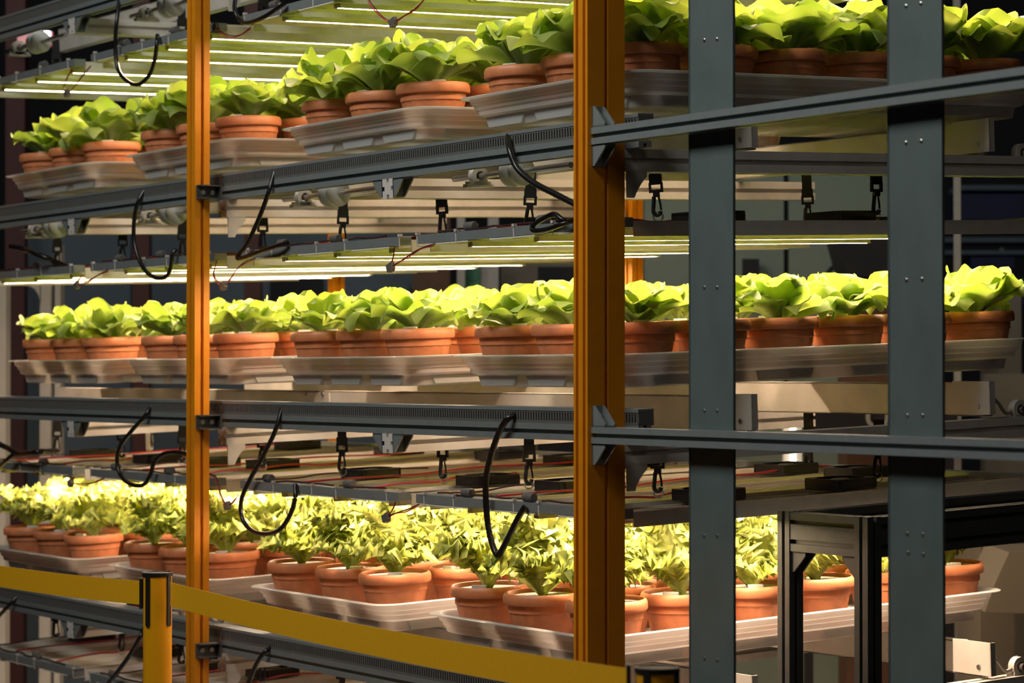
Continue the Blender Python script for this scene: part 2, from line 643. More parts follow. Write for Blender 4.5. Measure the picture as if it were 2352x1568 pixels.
# ------------------------------------------------------------------ conveyor side plates and driven wheels
ends = {0.42: 'near', 1.10: 'rear'}
for lv in (4, 3, 2, 1):
    for b0, w in ends.items():
        z0, z1 = DUCT[lv] - 0.062, DUCT[lv] + 0.012
        base = (0.02, b0, z0)
        t = thing('conveyor_plate', '%s aluminium side plate carrying the trays of the %s shelf' % (w, SHELF[lv]), 'side plate', MR(*base), 'conveyor side plates')
        p = R(base)
        p.rb(0.02, 3.5, b0, b0 + 0.003, z0, z1)
        p.rb(0.10, 3.5, b0, b0 + 0.03, z1 - 0.003, z1)
        p.rb(0.02, 3.5, b0, b0 + 0.025, z0, z0 + 0.003)
        p.build('sheet', 'sheet_alu', t)
        q = R(base)
        q.rb(-0.002, 0.115, b0 - 0.003, b0, z0 + 0.004, z1 + 0.004)
        q.rb(-0.002, 0.001, b0 - 0.003, b0 + 0.012, z0 + 0.004, z1 + 0.004)
        q.build('end_plate', 'sheet_alu', t)
        o = link('bolt', bolt_me, 'steel', t)
        o.location = q.p(0.035, b0 - 0.006, z0 + 0.022)
        if w == 'near':
            j = R(base)
            j.rb(1.735, 1.885, b0 - 0.004, b0, z0 + 0.012, z1 - 0.004)
            jp = j.build('joint_plate', 'sheet_alu', t)
            for da in (0.03, 0.12):
                for dz in (0.030, 0.066):
                    o = link('bolt', bolt_me, 'steel', jp)
                    o.location = j.p(1.735 + da, b0 - 0.008, z0 + dz)

wheel_me = MB().lathe([(0.006, 0), (0.030, 0), (0.033, 0.003), (0.033, 0.012), (0.030, 0.014), (0.006, 0.014)], 32, (0, 0, 0), 0).mesh('wheel_disc', True)
hub_me = MB().lathe([(0.024, 0), (0.024, 0.012)], 24, (0, 0, 0), 0).mesh('hub', True)
blk = MB()
blk.lathe([(0.011, -0.009), (0.022, -0.009), (0.022, 0.009), (0.011, 0.009)], 24, (0, 0, 0), 0, False, False)
blk.box(-0.009, 0.009, -0.036, 0.036, -0.026, -0.018)
blk.box(-0.009, 0.009, -0.02, 0.02, -0.02, -0.012)
for sy in (-0.028, 0.028):
    blk.lathe([(0.006, 0), (0.006, 0.006)], 6, (0, sy, -0.018), 2)
blk_me = blk.mesh('bearing', True)
shaft_me = MB().lathe([(0.007, 0), (0.007, -0.46)], 14, (0, 0, 0), 0).mesh('shaft', True)
WH = {4: (2.274, 3.194), 3: (0.564, 1.367, 2.258, 3.058), 1: (0.9, 1.91, 2.646)}
WORD = ('nearest the camera', 'second from the camera', 'third from the camera', 'farthest from the camera')
for lv, l in WH.items():
    for i, a in enumerate(l):
        z = DUCT[lv] - 0.072 if lv > 1 else DUCT[lv] - 0.028
        t = thing('drive_roller', 'white grooved wheel on a shaft under the %s shelf, %s' % (SHELF[lv], WORD[i]), 'roller', MR(a, 0.22, z), 'drive rollers')
        link('wheel_disc', wheel_me, 'white_plastic', t).location = (0.006, 0, 0)
        link('wheel_disc', wheel_me, 'white_plastic', t).location = (-0.032, 0, 0)
        link('hub', hub_me, 'black_plastic', t).location = (-0.006, 0, 0)
        link('shaft', shaft_me, 'steel', t).location = (0.20, 0, 0)
        link('bearing', blk_me, 'pale_alu', t).location = (-0.16, 0, 0)

# ------------------------------------------------------------------ growing trays
def rrect(x0, x1, y0, y1, r, n=5):
    pts = []
    for cx, cy, a0 in ((x1 - r, y1 - r, 0), (x0 + r, y1 - r, PI / 2), (x0 + r, y0 + r, PI), (x1 - r, y0 + r, 1.5 * PI)):
        for i in range(n + 1):
            t = a0 + PI / 2 * i / n
            pts.append((cx + r * math.cos(t), cy + r * math.sin(t)))
    return pts


TW, TL, TD = 0.67, 1.17, 0.070
def ring(ins, z, r):
    return [(x, y, z) for x, y in rrect(-TW / 2 + ins, TW / 2 - ins, ins, TL - ins, r)]
tm = MB()
prof = [(0.056, -0.070, .030), (0.050, -0.068, .034), (0.046, -0.046, .036), (0.034, -0.0425, .042), (0.030, -0.040, .044), (0.0285, -0.030, .044), (0.024, -0.027, .046),
        (0.0225, -0.019, .046), (0.018, -0.016, .046), (0.016, -0.004, .046), (0.001, -0.0035, .052), (0.0, -0.0015, .052), (0.002, 0.0, .052), (0.016, 0.0, .048),
        (0.0195, -0.003, .044), (0.033, -0.039, .040), (0.048, -0.044, .034), (0.053, -0.0665, .030)]
tm.loft([ring(*q) for q in prof])
for i in range(4):                                   # wide ribs pressed into the lower wall
    for sx in (-1, 1):
        x0 = sx * (TW / 2 - 0.0445)
        y0 = 0.10 + 0.27 * i
        sec = [(y0, -0.046), (y0 + 0.16, -0.046), (y0 + 0.15, -0.066), (y0 + 0.01, -0.066)]
        tm.loft([[(x0, u, v) for u, v in sec], [(x0 - sx * 0.008, u, v) for u, v in sec]])
for i in range(3):
    x0 = -0.265 + 0.185 * i
    sec = [(x0, -0.045), (x0 + 0.15, -0.045), (x0 + 0.135, -0.067), (x0 + 0.012, -0.067)]
    tm.loft([[(u, 0.0425, v) for u, v in sec], [(u, 0.052, v) for u, v in sec]])
tray_me = tm.mesh('growing_tray', True)
TRAY_Z = {3: 0.600, 2: 0.036, 1: -0.538}
TRAY_A = {3: (-0.02, 0.79, 1.69, 2.54), 2: (0.009, 0.846, 1.709, 2.519), 1: (0.108, 0.95, 1.80, 2.645)}
TRW = ('nearest', 'second', 'third', 'farthest')
TRP = ('nearest the corner post', 'second from the corner post', 'third from the corner post', 'farthest from the corner post')
for lv in (3, 2, 1):
    for k, a in enumerate(TRAY_A[lv]):
        o = link('growing_tray', tray_me, 'frosted_tray')
        o.matrix_world = MR(a + TW / 2, 0.10, TRAY_Z[lv])
        tag(o, 'frosted white plastic growing tray on the %s shelf, %s' % (SHELF[lv], TRP[k]), 'tray', 'growing trays')

# ------------------------------------------------------------------ pots and lettuces
def pot_flute(i, s):
    return -0.0012 if 1 <= i <= 2 and s % 4 == 0 else 0.0
pot_me = MB().lathe([(0.056, 0.0), (0.0575, 0.002), (0.0735, 0.082), (0.0742, 0.086), (0.0765, 0.0875), (0.0765, 0.0895), (0.0765, 0.103), (0.0845, 0.1045),
                     (0.0865, 0.108), (0.0865, 0.119), (0.0845, 0.125), (0.0815, 0.128), (0.0785, 0.1275), (0.0765, 0.124), (0.0755, 0.112)],
                    72, cap1=False, flute=pot_flute).mesh('pot', True)
foam_me = MB().lathe([(0.001, 0.1135), (0.0758, 0.1135), (0.0762, 0.1185), (0.010, 0.1185)], 40, cap0=True).mesh('foam_lid', True)
tg = MB()
tg.loft([[(x, y, 0.1185) for x, y in rrect(-0.017, 0.017, -0.006, 0.006, 0.003, 2)], [(x, y, 0.131) for x, y in rrect(-0.017, 0.017, -0.006, 0.006, 0.003, 2)],
         [(x, y, 0.1325) for x, y in rrect(-0.0155, 0.0155, -0.0045, 0.0045, 0.002, 2)]])
tag_me = tg.mesh('plant_tag')


def grid_mesh(name, pts, nu, nv, m):
    """pts[v][u] -> mesh with UVs."""
    me = bpy.data.meshes.new(name)
    vs = [tuple(p) for row in pts for p in row]
    fs = []
    for j in range(nv - 1):
        for i in range(nu - 1):
            fs.append((j * nu + i, j * nu + i + 1, (j + 1) * nu + i + 1, (j + 1) * nu + i))
    me.from_pydata(vs, [], fs)
    uvl = me.uv_layers.new(name='UVMap')
    for lp in me.loops:
        j, i = divmod(lp.vertex_index, nu)
        uvl.data[lp.index].uv = (i / (nu - 1), j / (nv - 1))
    me.polygons.foreach_set('use_smooth', [True] * len(me.polygons))
    me.materials.append(MATS[m])
    me.update()
    return me


def butter_leaf(L, Wd, b0, b1, cup, roll, wave, rnd):
    nu, nv = 11, 12
    ph = [rnd.uniform(0, 6.28) for _ in range(5)]
    fold = rnd.uniform(0.0, 0.25)
    rows = []
    y = z = 0.0
    for j in range(nv):
        v = j / (nv - 1)
        ang = b0 + b1 * v * v
        if j:
            y += L / (nv - 1) * math.cos(ang)
            z += L / (nv - 1) * math.sin(ang)
        if v < 0.58:
            t = v / 0.58
            w = Wd * (0.15 + 0.85 * t * t * (3 - 2 * t))
        else:
            w = Wd * (1 - 0.30 * ((v - 0.58) / 0.42) ** 2.2)
        nrm = Vector((0, -math.sin(ang), math.cos(ang)))
        row = []
        for i in range(nu):
            u = -1 + 2 * i / (nu - 1)
            au = abs(u)
            n = w * (cup * u * u + fold * au - roll * au ** 5 * (0.3 + v))
            n += wave * u * u * math.sin(8 * v + ph[0 if u > 0 else 1]) * (0.25 + v)
            n += wave * 0.7 * math.sin(5 * u + ph[2]) * v * v
            x = u * w * (1 - 0.20 * cup * au) + 0.008 * math.sin(4 * v + ph[3]) * v
            tip = -0.30 * L * (u * u) * (v ** 3) - 0.02 * L * math.sin(6 * u + ph[4]) * v ** 3
            row.append((x, y + nrm.y * n + tip * math.cos(ang), z + nrm.z * n + tip * math.sin(ang)))
        rows.append(row)
    return grid_mesh('leaf', rows, nu, nv, 'butterhead_leaf')


def frisee_leaf(L, Wd, b0, b1, rnd):
    nu, nv = 13, 42
    ph = [rnd.uniform(0, 6.28) for _ in range(5)]
    rows = []
    y = z = 0.0
    for j in range(nv):
        v = j / (nv - 1)
        ang = b0 + b1 * v * v
        if j:
            y += L / (nv - 1) * math.cos(ang)
            z += L / (nv - 1) * math.sin(ang)
        t = max(0.0, min(1.0, (v - 0.10) / 0.62))
        w = 0.009 + Wd * t * t * (3 - 2 * t)
        if v > 0.8:
            w *= 1 - 0.45 * ((v - 0.8) / 0.2) ** 2
        on = max(0, min(1, (v - 0.22) / 0.2))
        nrm = Vector((0, -math.sin(ang), math.cos(ang)))
        row = []
        for i in range(nu):
            u = -1 + 2 * i / (nu - 1)
            au = abs(u)
            fr = max(0.0, (au - 0.3) / 0.7) * on
            pu = ph[0 if u > 0 else 1]
            n = 0.30 * w * u * u
            n += 0.013 * fr * math.sin(44 * v + pu + 2.5 * au) + 0.008 * fr * fr * math.sin(83 * v + ph[2] + 4 * au)
            n += 0.013 * max(0, (v - 0.7) / 0.3) * math.sin(13 * u + ph[3])
            edge = 1.0 if i in (0, nu - 1) else 0.0
            jag = (0.011 if j % 2 else -0.005) * edge * on + 0.007 * au * on * math.sin(44 * v + pu + 1.2)
            n += edge * on * (0.008 * math.sin(2.1 * j + pu) + (0.004 if j % 2 else 0.0))
            x = u * w + (1 if u > 0 else -1) * jag
            tip = -0.10 * L * (u * u) * (v ** 4) + (0.013 if i % 2 else -0.005) * (1.0 if j == nv - 1 else 0.0) + 0.008 * max(0, (v - 0.8) / 0.2) * math.sin(13 * u + ph[4])
            row.append((x, y + nrm.y * n + tip * math.cos(ang), z + nrm.z * n + tip * math.sin(ang)))
        rows.append(row)
    return grid_mesh('leaf', rows, nu, nv, 'frisee_leaf')


rl = random.Random(3)
BUT_OUT = [butter_leaf(rl.uniform(.105, .125), rl.uniform(.056, .068), 0.35, rl.uniform(-1.1, -.3), rl.uniform(.15, .5), rl.uniform(.1, .55), .010, rl) for _ in range(6)]
BUT_MID = [butter_leaf(rl.uniform(.095, .118), rl.uniform(.055, .067), 0.15, rl.uniform(-.9, .1), rl.uniform(.35, .65), rl.uniform(.2, .6), .010, rl) for _ in range(6)]
BUT_IN = [butter_leaf(rl.uniform(.080, .098), rl.uniform(.042, .052), -0.05, rl.uniform(.2, .8), rl.uniform(.5, .8), rl.uniform(.1, .4), .008, rl) for _ in range(5)]
FRI_OUT = [frisee_leaf(rl.uniform(.115, .14), rl.uniform(.024, .034), 0.3, rl.uniform(-1.1, -.5), rl) for _ in range(5)]
FRI_IN = [frisee_leaf(rl.uniform(.125, .160), rl.uniform(.026, .036), 0.0, rl.uniform(-.6, .1), rl) for _ in range(6)]


def plant_leaves(root, kind, rnd, scale=1.0):
    specs = []
    yaw = rnd.uniform(0, 6.28)
    if kind == 'butterhead':
        for i in range(7):
            specs.append((rnd.choice(BUT_OUT), yaw + i * 2 * PI / 7 + rnd.uniform(-.3, .3), rnd.uniform(0.12, 0.50), rnd.uniform(.9, 1.15), 0.012))
        for i in range(7):
            specs.append((rnd.choice(BUT_MID), yaw + .45 + i * 2 * PI / 7 + rnd.uniform(-.35, .35), rnd.uniform(.62, 1.08), rnd.uniform(.85, 1.1), 0.014))
        for i in range(5):
            specs.append((rnd.choice(BUT_IN), yaw + .2 + i * 2 * PI / 5 + rnd.uniform(-.3, .3), rnd.uniform(1.15, 1.5), rnd.uniform(.85, 1.05), 0.010))
    else:
        for i in range(7):
            specs.append((rnd.choice(FRI_OUT), yaw + i * 2 * PI / 7 + rnd.uniform(-.3, .3), rnd.uniform(.35, .75), rnd.uniform(.85, 1.1), 0.008))
        for i in range(10):
            specs.append((rnd.choice(FRI_IN), yaw + .5 + i * 2 * PI / 10 + rnd.uniform(-.3, .3), rnd.uniform(.95, 1.45), rnd.uniform(.85, 1.1), 0.010))
    for me, yw, el, sc, off in specs:
        o = bpy.data.objects.new('leaf', me)
        COL.objects.link(o)
        o.parent = root
        s = sc * scale
        o.matrix_local = (Matrix.Translation((0, 0, 0.119)) @ Matrix.Rotation(yw, 4, 'Z') @ Matrix.Translation((0, off * 0.6, 0))
                          @ Matrix.Rotation(el, 4, 'X') @ Matrix.Rotation(rnd.uniform(-.15, .15), 4, 'Y') @ Matrix.Diagonal((s, s, s, 1)))


ROWW = ('front row', 'second row', 'third row', 'fourth row', 'fifth row', 'back row')
COLW = ('right', 'middle', 'left')
SKIP = set()
rp = random.Random(11)
for lv in (3, 2, 1):
    kind = 'frisee' if lv == 1 else 'butterhead'
    kw = 'frilly endive lettuce' if lv == 1 else 'butterhead lettuce'
    for k, an in enumerate(TRAY_A[lv]):
        for j in range(6):
            for i in range(3):
                rnd = random.Random(lv * 1000 + k * 100 + j * 10 + i)
                if (lv, k, j, i) in SKIP:
                    continue
                a = an + 0.115 + 0.22 * i + rnd.uniform(-.006, .006)
                b = 0.214 + 0.193 * j + rnd.uniform(-.006, .006)
                M = MR(a, b, TRAY_Z[lv] - 0.066) @ Matrix.Rotation(rnd.uniform(0, 6.28), 4, 'Z')
                t = thing('potted_lettuce', '%s in terracotta pot, %s shelf, %s tray, %s, %s' % (kw, SHELF[lv], TRW[k], ROWW[j], COLW[i]),
                          'potted plant', M, 'potted lettuces')
                link('pot', pot_me, 'terracotta', t)
                link('foam_lid', foam_me, 'white_foam', t)
                if rnd.random() < 0.8:
                    o = link('plant_tag', tag_me, 'white_plastic', t)
                    an_ = -M.to_euler().z + rnd.uniform(-2.6, -1.2)
                    o.matrix_local = Matrix.Rotation(an_, 4, 'Z') @ Matrix.Translation((0.06, 0, 0)) @ Matrix.Rotation(PI / 2, 4, 'Z')
                sc = {3: rnd.uniform(1.15, 1.4), 2: rnd.uniform(.95, 1.12), 1: rnd.uniform(.95, 1.15)}[lv]
                plant_leaves(t, kind, rnd, sc)

# ------------------------------------------------------------------ light panels
PW, PL = 0.765, 1.20
tube_me = MB().box(-PW / 2, PW / 2, 0, 0.035, 0, 0.020).mesh('end_tube')
bar = MB()
BWD = 0.085
bar.box(-BWD, BWD, 0, PL, -0.004, -0.001)
for xx in (-BWD, BWD - 0.003, -0.030, 0.027):
    bar.box(xx, xx + 0.003, 0.036, PL - 0.036, -0.001, 0.012 if abs(xx) > 0.05 else 0.007)
LX = 0.066                                           # the LED sits towards one edge of its bar
bar.box(LX - 0.0095, LX - 0.0045, 0.020, PL - 0.018, -0.0145, -0.004)
bar.box(LX + 0.0045, LX + 0.0095, 0.020, PL - 0.018, -0.0145, -0.004)
bar.box(LX - 0.0095, LX + 0.0095, 0.018, 0.0235, -0.0145, -0.004)
bar.box(LX - 0.0095, LX + 0.0095, PL - 0.0185, PL - 0.014, -0.0145, -0.004)
bar_me = bar.mesh('light_bar')
led_me = MB().box(LX - 0.0044, LX + 0.0044, 0.0245, 0.60, -0.0140, -0.005).box(LX - 0.0044, LX + 0.0044, 0.605, PL - 0.0195, -0.0140, -0.005).mesh('led_strip')
led_b = led_me.copy()
led_d = led_me.copy()
for me_, m_ in ((led_me, 'led_white'), (led_b, 'led_bright'), (led_d, 'led_dim')):      # only the diffuser face gives light, the casing does not
    me_.materials.append(MATS[m_])
    me_.materials.append(MATS['white_plastic'])
    for p_ in me_.polygons:
        p_.material_index = 0 if p_.normal.z < -0.5 else 1
red_me = MB().box(LX - 0.020, LX - 0.012, 0, 0.010, -0.014, -0.0125).mesh('red_led')
side_me = MB().box(-0.0015, 0.0015, 0.036, PL - 0.036, -0.018, 0.013).mesh('side_skirt')
gd = MB()
for r0, r1 in ((0.014, 0.019), (0.029, 0.034), (0.044, 0.049)):
    gd.lathe([(r0, -0.0171), (r1, -0.0171), (r1, -0.0169), (r0, -0.0169)], 24, cap0=False, cap1=False)
guard_me = gd.mesh('fan_guard')


def plate_with_hole(mb, h, r, z0, z1, n=32):
    sq, ci = [], []
    for i in range(n):
        t = 2 * PI * (i + 0.5) / n
        c, s_ = math.cos(t), math.sin(t)
        k = h / max(abs(c), abs(s_))
        sq.append((c * k, s_ * k))
        ci.append((c * r, s_ * r))
    mb.loft([[(x, y, z0) for x, y in ci], [(x, y, z0) for x, y in sq], [(x, y, z1) for x, y in sq], [(x, y, z1) for x, y in ci], [(x, y, z0) for x, y in ci]], False, False)


fm = MB()
plate_with_hole(fm, 0.060, 0.056, 0.0, 0.004)
plate_with_hole(fm, 0.060, 0.056, 0.021, 0.025)
plate_with_hole(fm, 0.0575, 0.0545, 0.004, 0.021)
for sx in (-1, 1):
    for sy in (-1, 1):
        fm.lathe([(0.005, 0.004), (0.005, 0.021)], 8, (sx * 0.052, sy * 0.052, 0), 2, False, False)
for k in range(4):
    t = k * PI / 2 + PI / 4
    c, s_ = math.cos(t), math.sin(t)
    fm.poly([(c * .02 - s_ * .002, s_ * .02 + c * .002, .002), (c * .056 - s_ * .002, s_ * .056 + c * .002, .002), (c * .056 + s_ * .002, s_ * .056 - c * .002, .002), (c * .02 + s_ * .002, s_ * .02 - c * .002, .002)])
fan_me = fm.mesh('fan', True)
ro = MB().lathe([(0.020, 0.001), (0.020, 0.022), (0.017, 0.0235)], 24)
for k in range(7):
    t = 2 * PI * k / 7
    ro.poly([(.02 * math.cos(t), .02 * math.sin(t), .020), (.053 * math.cos(t + .1), .053 * math.sin(t + .1), .020),
             (.053 * math.cos(t + .75), .053 * math.sin(t + .75), .006), (.02 * math.cos(t + .6), .02 * math.sin(t + .6), .005)])
rotor_me = ro.mesh('rotor')
tie = MB()
for x0, x1, y0, y1, z0, z1 in ((-.002, .002, -.0012, 0, -.0055, .021), (-.002, .002, -.0012, .036, .020, .0212), (-.002, .002, -.0012, .036, -.0062, -.005)):
    tie.box(x0, x1, y0, y1, z0, z1)
tie.box(-.004, .004, -.003, .006, .020, .026)
tie_me = tie.mesh('cable_tie')
spl = MB().lathe([(0.007, -0.020), (0.010, -0.017), (0.0105, 0.012), (0.009, 0.016), (0.006, 0.016)], 14, (0, 0.012, 0.030), 0)
splice_me = spl.mesh('wire_splice', True)

PAN_A = (0.030, 0.872, 1.780, 2.660)
PAN_Z = {3: 0.884, 2: 0.288, 1: -0.294, 0: -0.872}
PANW = {3: 'upper', 2: 'middle', 1: 'bottom', 0: 'floor-level'}
FANS = {0: ((.1275, .33), (.6375, .33), (.3825, .98), (.6375, .98), (.1275, .70)), 1: ((.1275, .33), (.6375, .31), (.6375, .94), (.3825, .95)),
        2: ((.3825, .38), (.6375, .33), (.1275, .98), (.6375, .95)), 3: ((.1275, .33), (.6375, .35), (.3825, .95))}
rw = random.Random(5)
for lv in (3, 2, 1, 0):
    for k, a0 in enumerate(PAN_A):
        base = (a0 + PW / 2, 0.10, PAN_Z[lv])
        t = thing('light_panel', 'hanging grow-light panel over the %s shelf, %s' % (PANW[lv], TRP[k]), 'grow light', MR(*base), 'hanging grow-light panels')
        link('end_tube', tube_me, 'grey_alu', t)
        link('end_tube', tube_me, 'grey_alu', t).location = (0, PL - 0.035, 0)
        for sx in (-1, 1):
            link('side_skirt', side_me, 'pale_alu', t).location = (sx * (PW / 2 - 0.002), 0, 0)
        for i in range(3):
            bo = link('light_bar', bar_me, 'bar_alu', t)
            bo.location = (PW / 2 - 0.1275 - 0.255 * i, 0, 0)
            link('led_strip', {3: led_d, 2: led_me, 1: led_b, 0: led_d}[lv], None, bo)
            for q in range(2):
                ro_ = link('red_led', red_me, 'led_red', bo)
                ro_.location = (0.0, 0.16 + 0.05 * (i % 3) + 0.5 * q, 0.008)
        for (fa, fb) in FANS[k]:
            fo = link('fan', fan_me, 'black_plastic', t)
            fo.location = (PW / 2 - fa, fb, 0.0125)
            link('rotor', rotor_me, 'black_plastic', fo)
            link('fan_guard', guard_me, 'connector_grey', fo)
        for x in (-0.36, -0.2, -0.02, 0.13, 0.36):
            link('cable_tie', tie_me, 'clear_nylon', t).location = (x + rw.uniform(-.03, .03), 0, 0)
        for x in (-0.22, 0.10):
            link('wire_splice', splice_me, 'connector_grey', t).location = (x + rw.uniform(-.05, .05), 0, 0)
        if lv < 3:
            for q, (xx, mname) in enumerate(((0.20, 'red_wire'), (-0.10, 'red_wire'), (-0.28, 'brown_wire'))):
                pts = []
                for i in range(10):
                    v = i / 9
                    pts.append((xx + 0.05 * math.sin(v * 5 + q + k) * v - 0.10 * v, 0.03 + v * (0.5 if q != 1 else 1.05), 0.020 + 0.006 * abs(math.sin(v * 7 + q))))
                MB().tube(smooth_path(pts, 4), 0.0026 if mname == 'red_wire' else 0.002, 6).build('wire', mname, t, True)
            pts = [(0.30 - 0.62 * i / 11, 0.012 + 0.008 * math.sin(i * 1.9 + k), 0.0225 + 0.004 * abs(math.sin(i * 1.3 + lv))) for i in range(12)]
            MB().tube(smooth_path(pts, 4), 0.0023, 6).build('wire', 'brown_wire', t, True)

# ------------------------------------------------------------------ hanging straps
def strap_parts(h):
    w = MB().box(-0.011, 0.011, -0.001, 0.001, 0.088, h).box(-0.0125, 0.0125, -0.004, 0.004, 0.088, 0.112)
    bk = MB()
    for x0, x1, z0, z1 in ((-.014, -.009, .072, .092), (.009, .014, .072, .092), (-.014, .014, .069, .076), (-.014, .014, .088, .093)):
        bk.box(x0, x1, -.003, .003, z0, z1)
    bk.box(-.0065, .0065, -.0045, .0045, .058, .072)
    hk = MB()
    hk.tube(smooth_path([(-.005, 0, .060), (-.0065, 0, .045), (-.008, 0, .030), (-.0075, 0, .020), (-.002, 0, .014), (.004, 0, .017), (.006, 0, .024)], 4), 0.0042, 8)
    hk.tube([(.004, 0, .058), (.0065, 0, .040), (.0072, 0, .026)], 0.0022, 6)
    rg = MB()
    n = 18
    rg.tube([(.0095 * math.cos(2 * PI * i / n), 0.002, .0105 + .0105 * math.sin(2 * PI * i / n)) for i in range(n + 1)], 0.002, 6)
    rg.lathe([(.006, 0), (.006, .002), (.004, .004)], 10, (0, 0.002, -0.002), 2)
    return w.mesh('webbing'), bk.mesh('buckle'), hk.mesh('snap_hook', True), rg.mesh('ring', True)


strap_me = strap_parts(0.158)
for lv in (3, 2, 1, 0):
    for k, a0 in enumerate(PAN_A):
        spots = [(0.185, 0.34), (0.665, 0.34)]
        if k == 0:
            spots += [(0.12, 0.90), (0.60, 1.12)] if lv else []
        for q, (da, b) in enumerate(spots):
            if lv == 0 and k == 0:
                continue
            t = thing('hanging_strap', 'black strap with snap hook, %s light panel, %s panel, %s' % (PANW[lv], TRW[k], ('front right', 'front left', 'middle right', 'rear left')[q]),
                      'strap', MR(a0 + da, b, PAN_Z[lv] + 0.021) @ Matrix.Rotation(rw.uniform(.4, 1.5), 4, 'Z') @ Matrix.Rotation(rw.uniform(-.06, .06), 4, 'Y') @ Matrix.Diagonal((1.08, 1.15, 0.88, 1)), 'hanging straps')
            for me, n_, m_ in zip(strap_me, ('webbing', 'buckle', 'snap_hook', 'ring'), ('webbing', 'black_plastic', 'black_plastic', 'steel')):
                link(n_, me, m_, t)

# ------------------------------------------------------------------ black sleeved cables looping down from the ducts
def cable(label, pts, r=0.0058, b0=0.085, b1=0.085, name='sleeved_cable', m='black_rubber', group='sleeved cables'):
    q = []
    n = len(pts)
    for i, (x, y) in enumerate(pts):
        t = i / (n - 1)
        bb = 0.075
        if i == 0:
            bb = b0 + 0.012
        if i == n - 1:
            bb = b1
        q.append(onb(x, y, bb))
    base = q[0]
    rr = R(base)
    rr.tube(smooth_path([rr.p(*p) for p in q], 12), r, 10, 0.045)
    o = rr.build(name, m, None, True)
    o.matrix_world = MR(*base)
    tag(o, label, 'cable', group)
    return o


cable('black cable loop hanging from the topmost duct left of the slim post', [(276, -8), (266, 50), (261, 110), (266, 160), (287, 187), (312, 193), (336, 172), (349, 140), (356, 100), (358, 80)])
cable('short black cable loop at the very top right of the slim post', [(541, -8), (538, 22), (548, 44), (568, 52), (606, 38), (652, 8)])
cable('black cable loop from the upper duct left of the slim post', [(333, 434), (314, 470), (304, 525), (308, 575), (325, 618), (350, 637), (374, 635), (386, 615), (391, 585), (400, 572)])
cable('straight-kinked black cable from the upper duct right of the slim post', [(631, 394), (614, 445), (592, 500), (562, 560), (540, 588), (548, 593), (590, 578), (630, 565), (656, 557)])
cable('black cable from the upper duct running down behind the corner post', [(1169, 308), (1170, 345), (1185, 385), (1220, 418), (1268, 444), (1330, 476), (1380, 500)], 0.0068)
cable('black cable loop from the middle duct left of the slim post', [(349, 930), (330, 958), (298, 992), (270, 1030), (265, 1068), (276, 1098), (300, 1114), (325, 1112), (340, 1090), (350, 1062), (370, 1043), (400, 1038), (428, 1043)])
cable('big black cable loop from the middle duct right of the slim post', [(649, 934), (630, 990), (600, 1048), (566, 1106), (547, 1150), (548, 1190), (568, 1218), (600, 1226), (632, 1217), (657, 1185), (671, 1145), (673, 1112)])
cable('longest black cable loop from the middle duct beside the corner post', [(1188, 951), (1164, 963), (1142, 1000), (1122, 1055), (1111, 1110), (1111, 1180), (1118, 1235), (1129, 1270), (1138, 1271), (1156, 1240), (1180, 1195), (1200, 1163)], 0.0068)
cable('short black cable from the bottom duct at the left edge', [(41, 1368), (22, 1388), (0, 1410), (-30, 1440)])
cable('black cable from the bottom duct running down behind the barrier post', [(332, 1440), (318, 1468), (290, 1512), (262, 1548), (235, 1580)])
cable('black cable from the bottom duct right of the slim post', [(624, 1484), (605, 1500), (585, 1530), (566, 1575)])
cable('thick black cable sagging behind the upper strap at far left', [(25, 565), (60, 574), (100, 590), (150, 612)], 0.0085, 0.2, 0.15)
cable('black cable end at the left edge above the frilly lettuces', [(-10, 1082), (10, 1062), (28, 1046), (40, 1040)], 0.0065)
cable('black cable bundle along the far light panel left of the white post', [(-5, 1018), (20, 1030), (45, 1042), (90, 1037), (130, 1035)], 0.0085, 0.12, 0.2)
cable('coiled black cable bundle on the light panel beside the corner post', [(1318, 505), (1290, 515), (1255, 527), (1228, 530), (1222, 522), (1238, 508), (1262, 495), (1275, 492), (1290, 503), (1305, 512)], 0.0055)


def wire_pair(label, pts, ci, m1='red_wire', m2='brown_wire', size=1.0):
    """two thin leads meeting in a small plug; ci = index of the plug in the path."""
    q = [onb(x, y, 0.083) for x, y in pts]
    base = q[ci]
    t = thing('wire_plug', label, 'wire', MR(*base), 'plugged wire pairs')
    for d, m in ((-0.0016, m1), (0.0016, m2)):
        rr = R(base)
        rr.tube(smooth_path([(p[0] + d, p[1], p[2] + d * (0.5 + (i % 2))) for i, p in enumerate(rr.p(*p) for p in q)], 6), 0.0014, 6)
        rr.build('lead', m, t, True)
    c = MB().box(-0.012 * size, 0.012 * size, -0.005, 0.005, -0.008 * size, 0.008 * size).box(-0.007 * size, 0.007 * size, -0.006, 0.006, -0.011 * size, -0.004)
    c.build('plug', 'connector_grey', t).rotation_euler = (0, -0.35, 0)


wire_pair('red and black wire plug hanging from the topmost panel at left', [(166, 160), (155, 180), (148, 200), (154, 214), (170, 200), (190, 175), (210, 152)], 3)
wire_pair('red and black wire plug hanging at the very top centre', [(845, -10), (855, 12), (880, 40), (903, 51), (930, 36), (955, 20), (980, -6)], 3)
wire_pair('wire plug tied beside the slim post at the top', [(487, 60), (495, 62), (505, 72), (528, 84), (552, 80), (575, 64)], 1)
wire_pair('small wire plug under the middle panel at far left', [(189, 633), (180, 645), (176, 655), (200, 648), (225, 632), (250, 621)], 2)
wire_pair('wire plug under the middle panel right of the slim post', [(501, 597), (495, 615), (492, 632), (500, 648), (513, 656), (530, 640), (545, 618), (566, 602), (588, 594)], 4)
wire_pair('wire plug hanging below the gap between two middle panels', [(907, 568), (905, 585), (901, 600), (897, 613), (920, 600), (945, 585), (970, 570), (1000, 562)], 3)
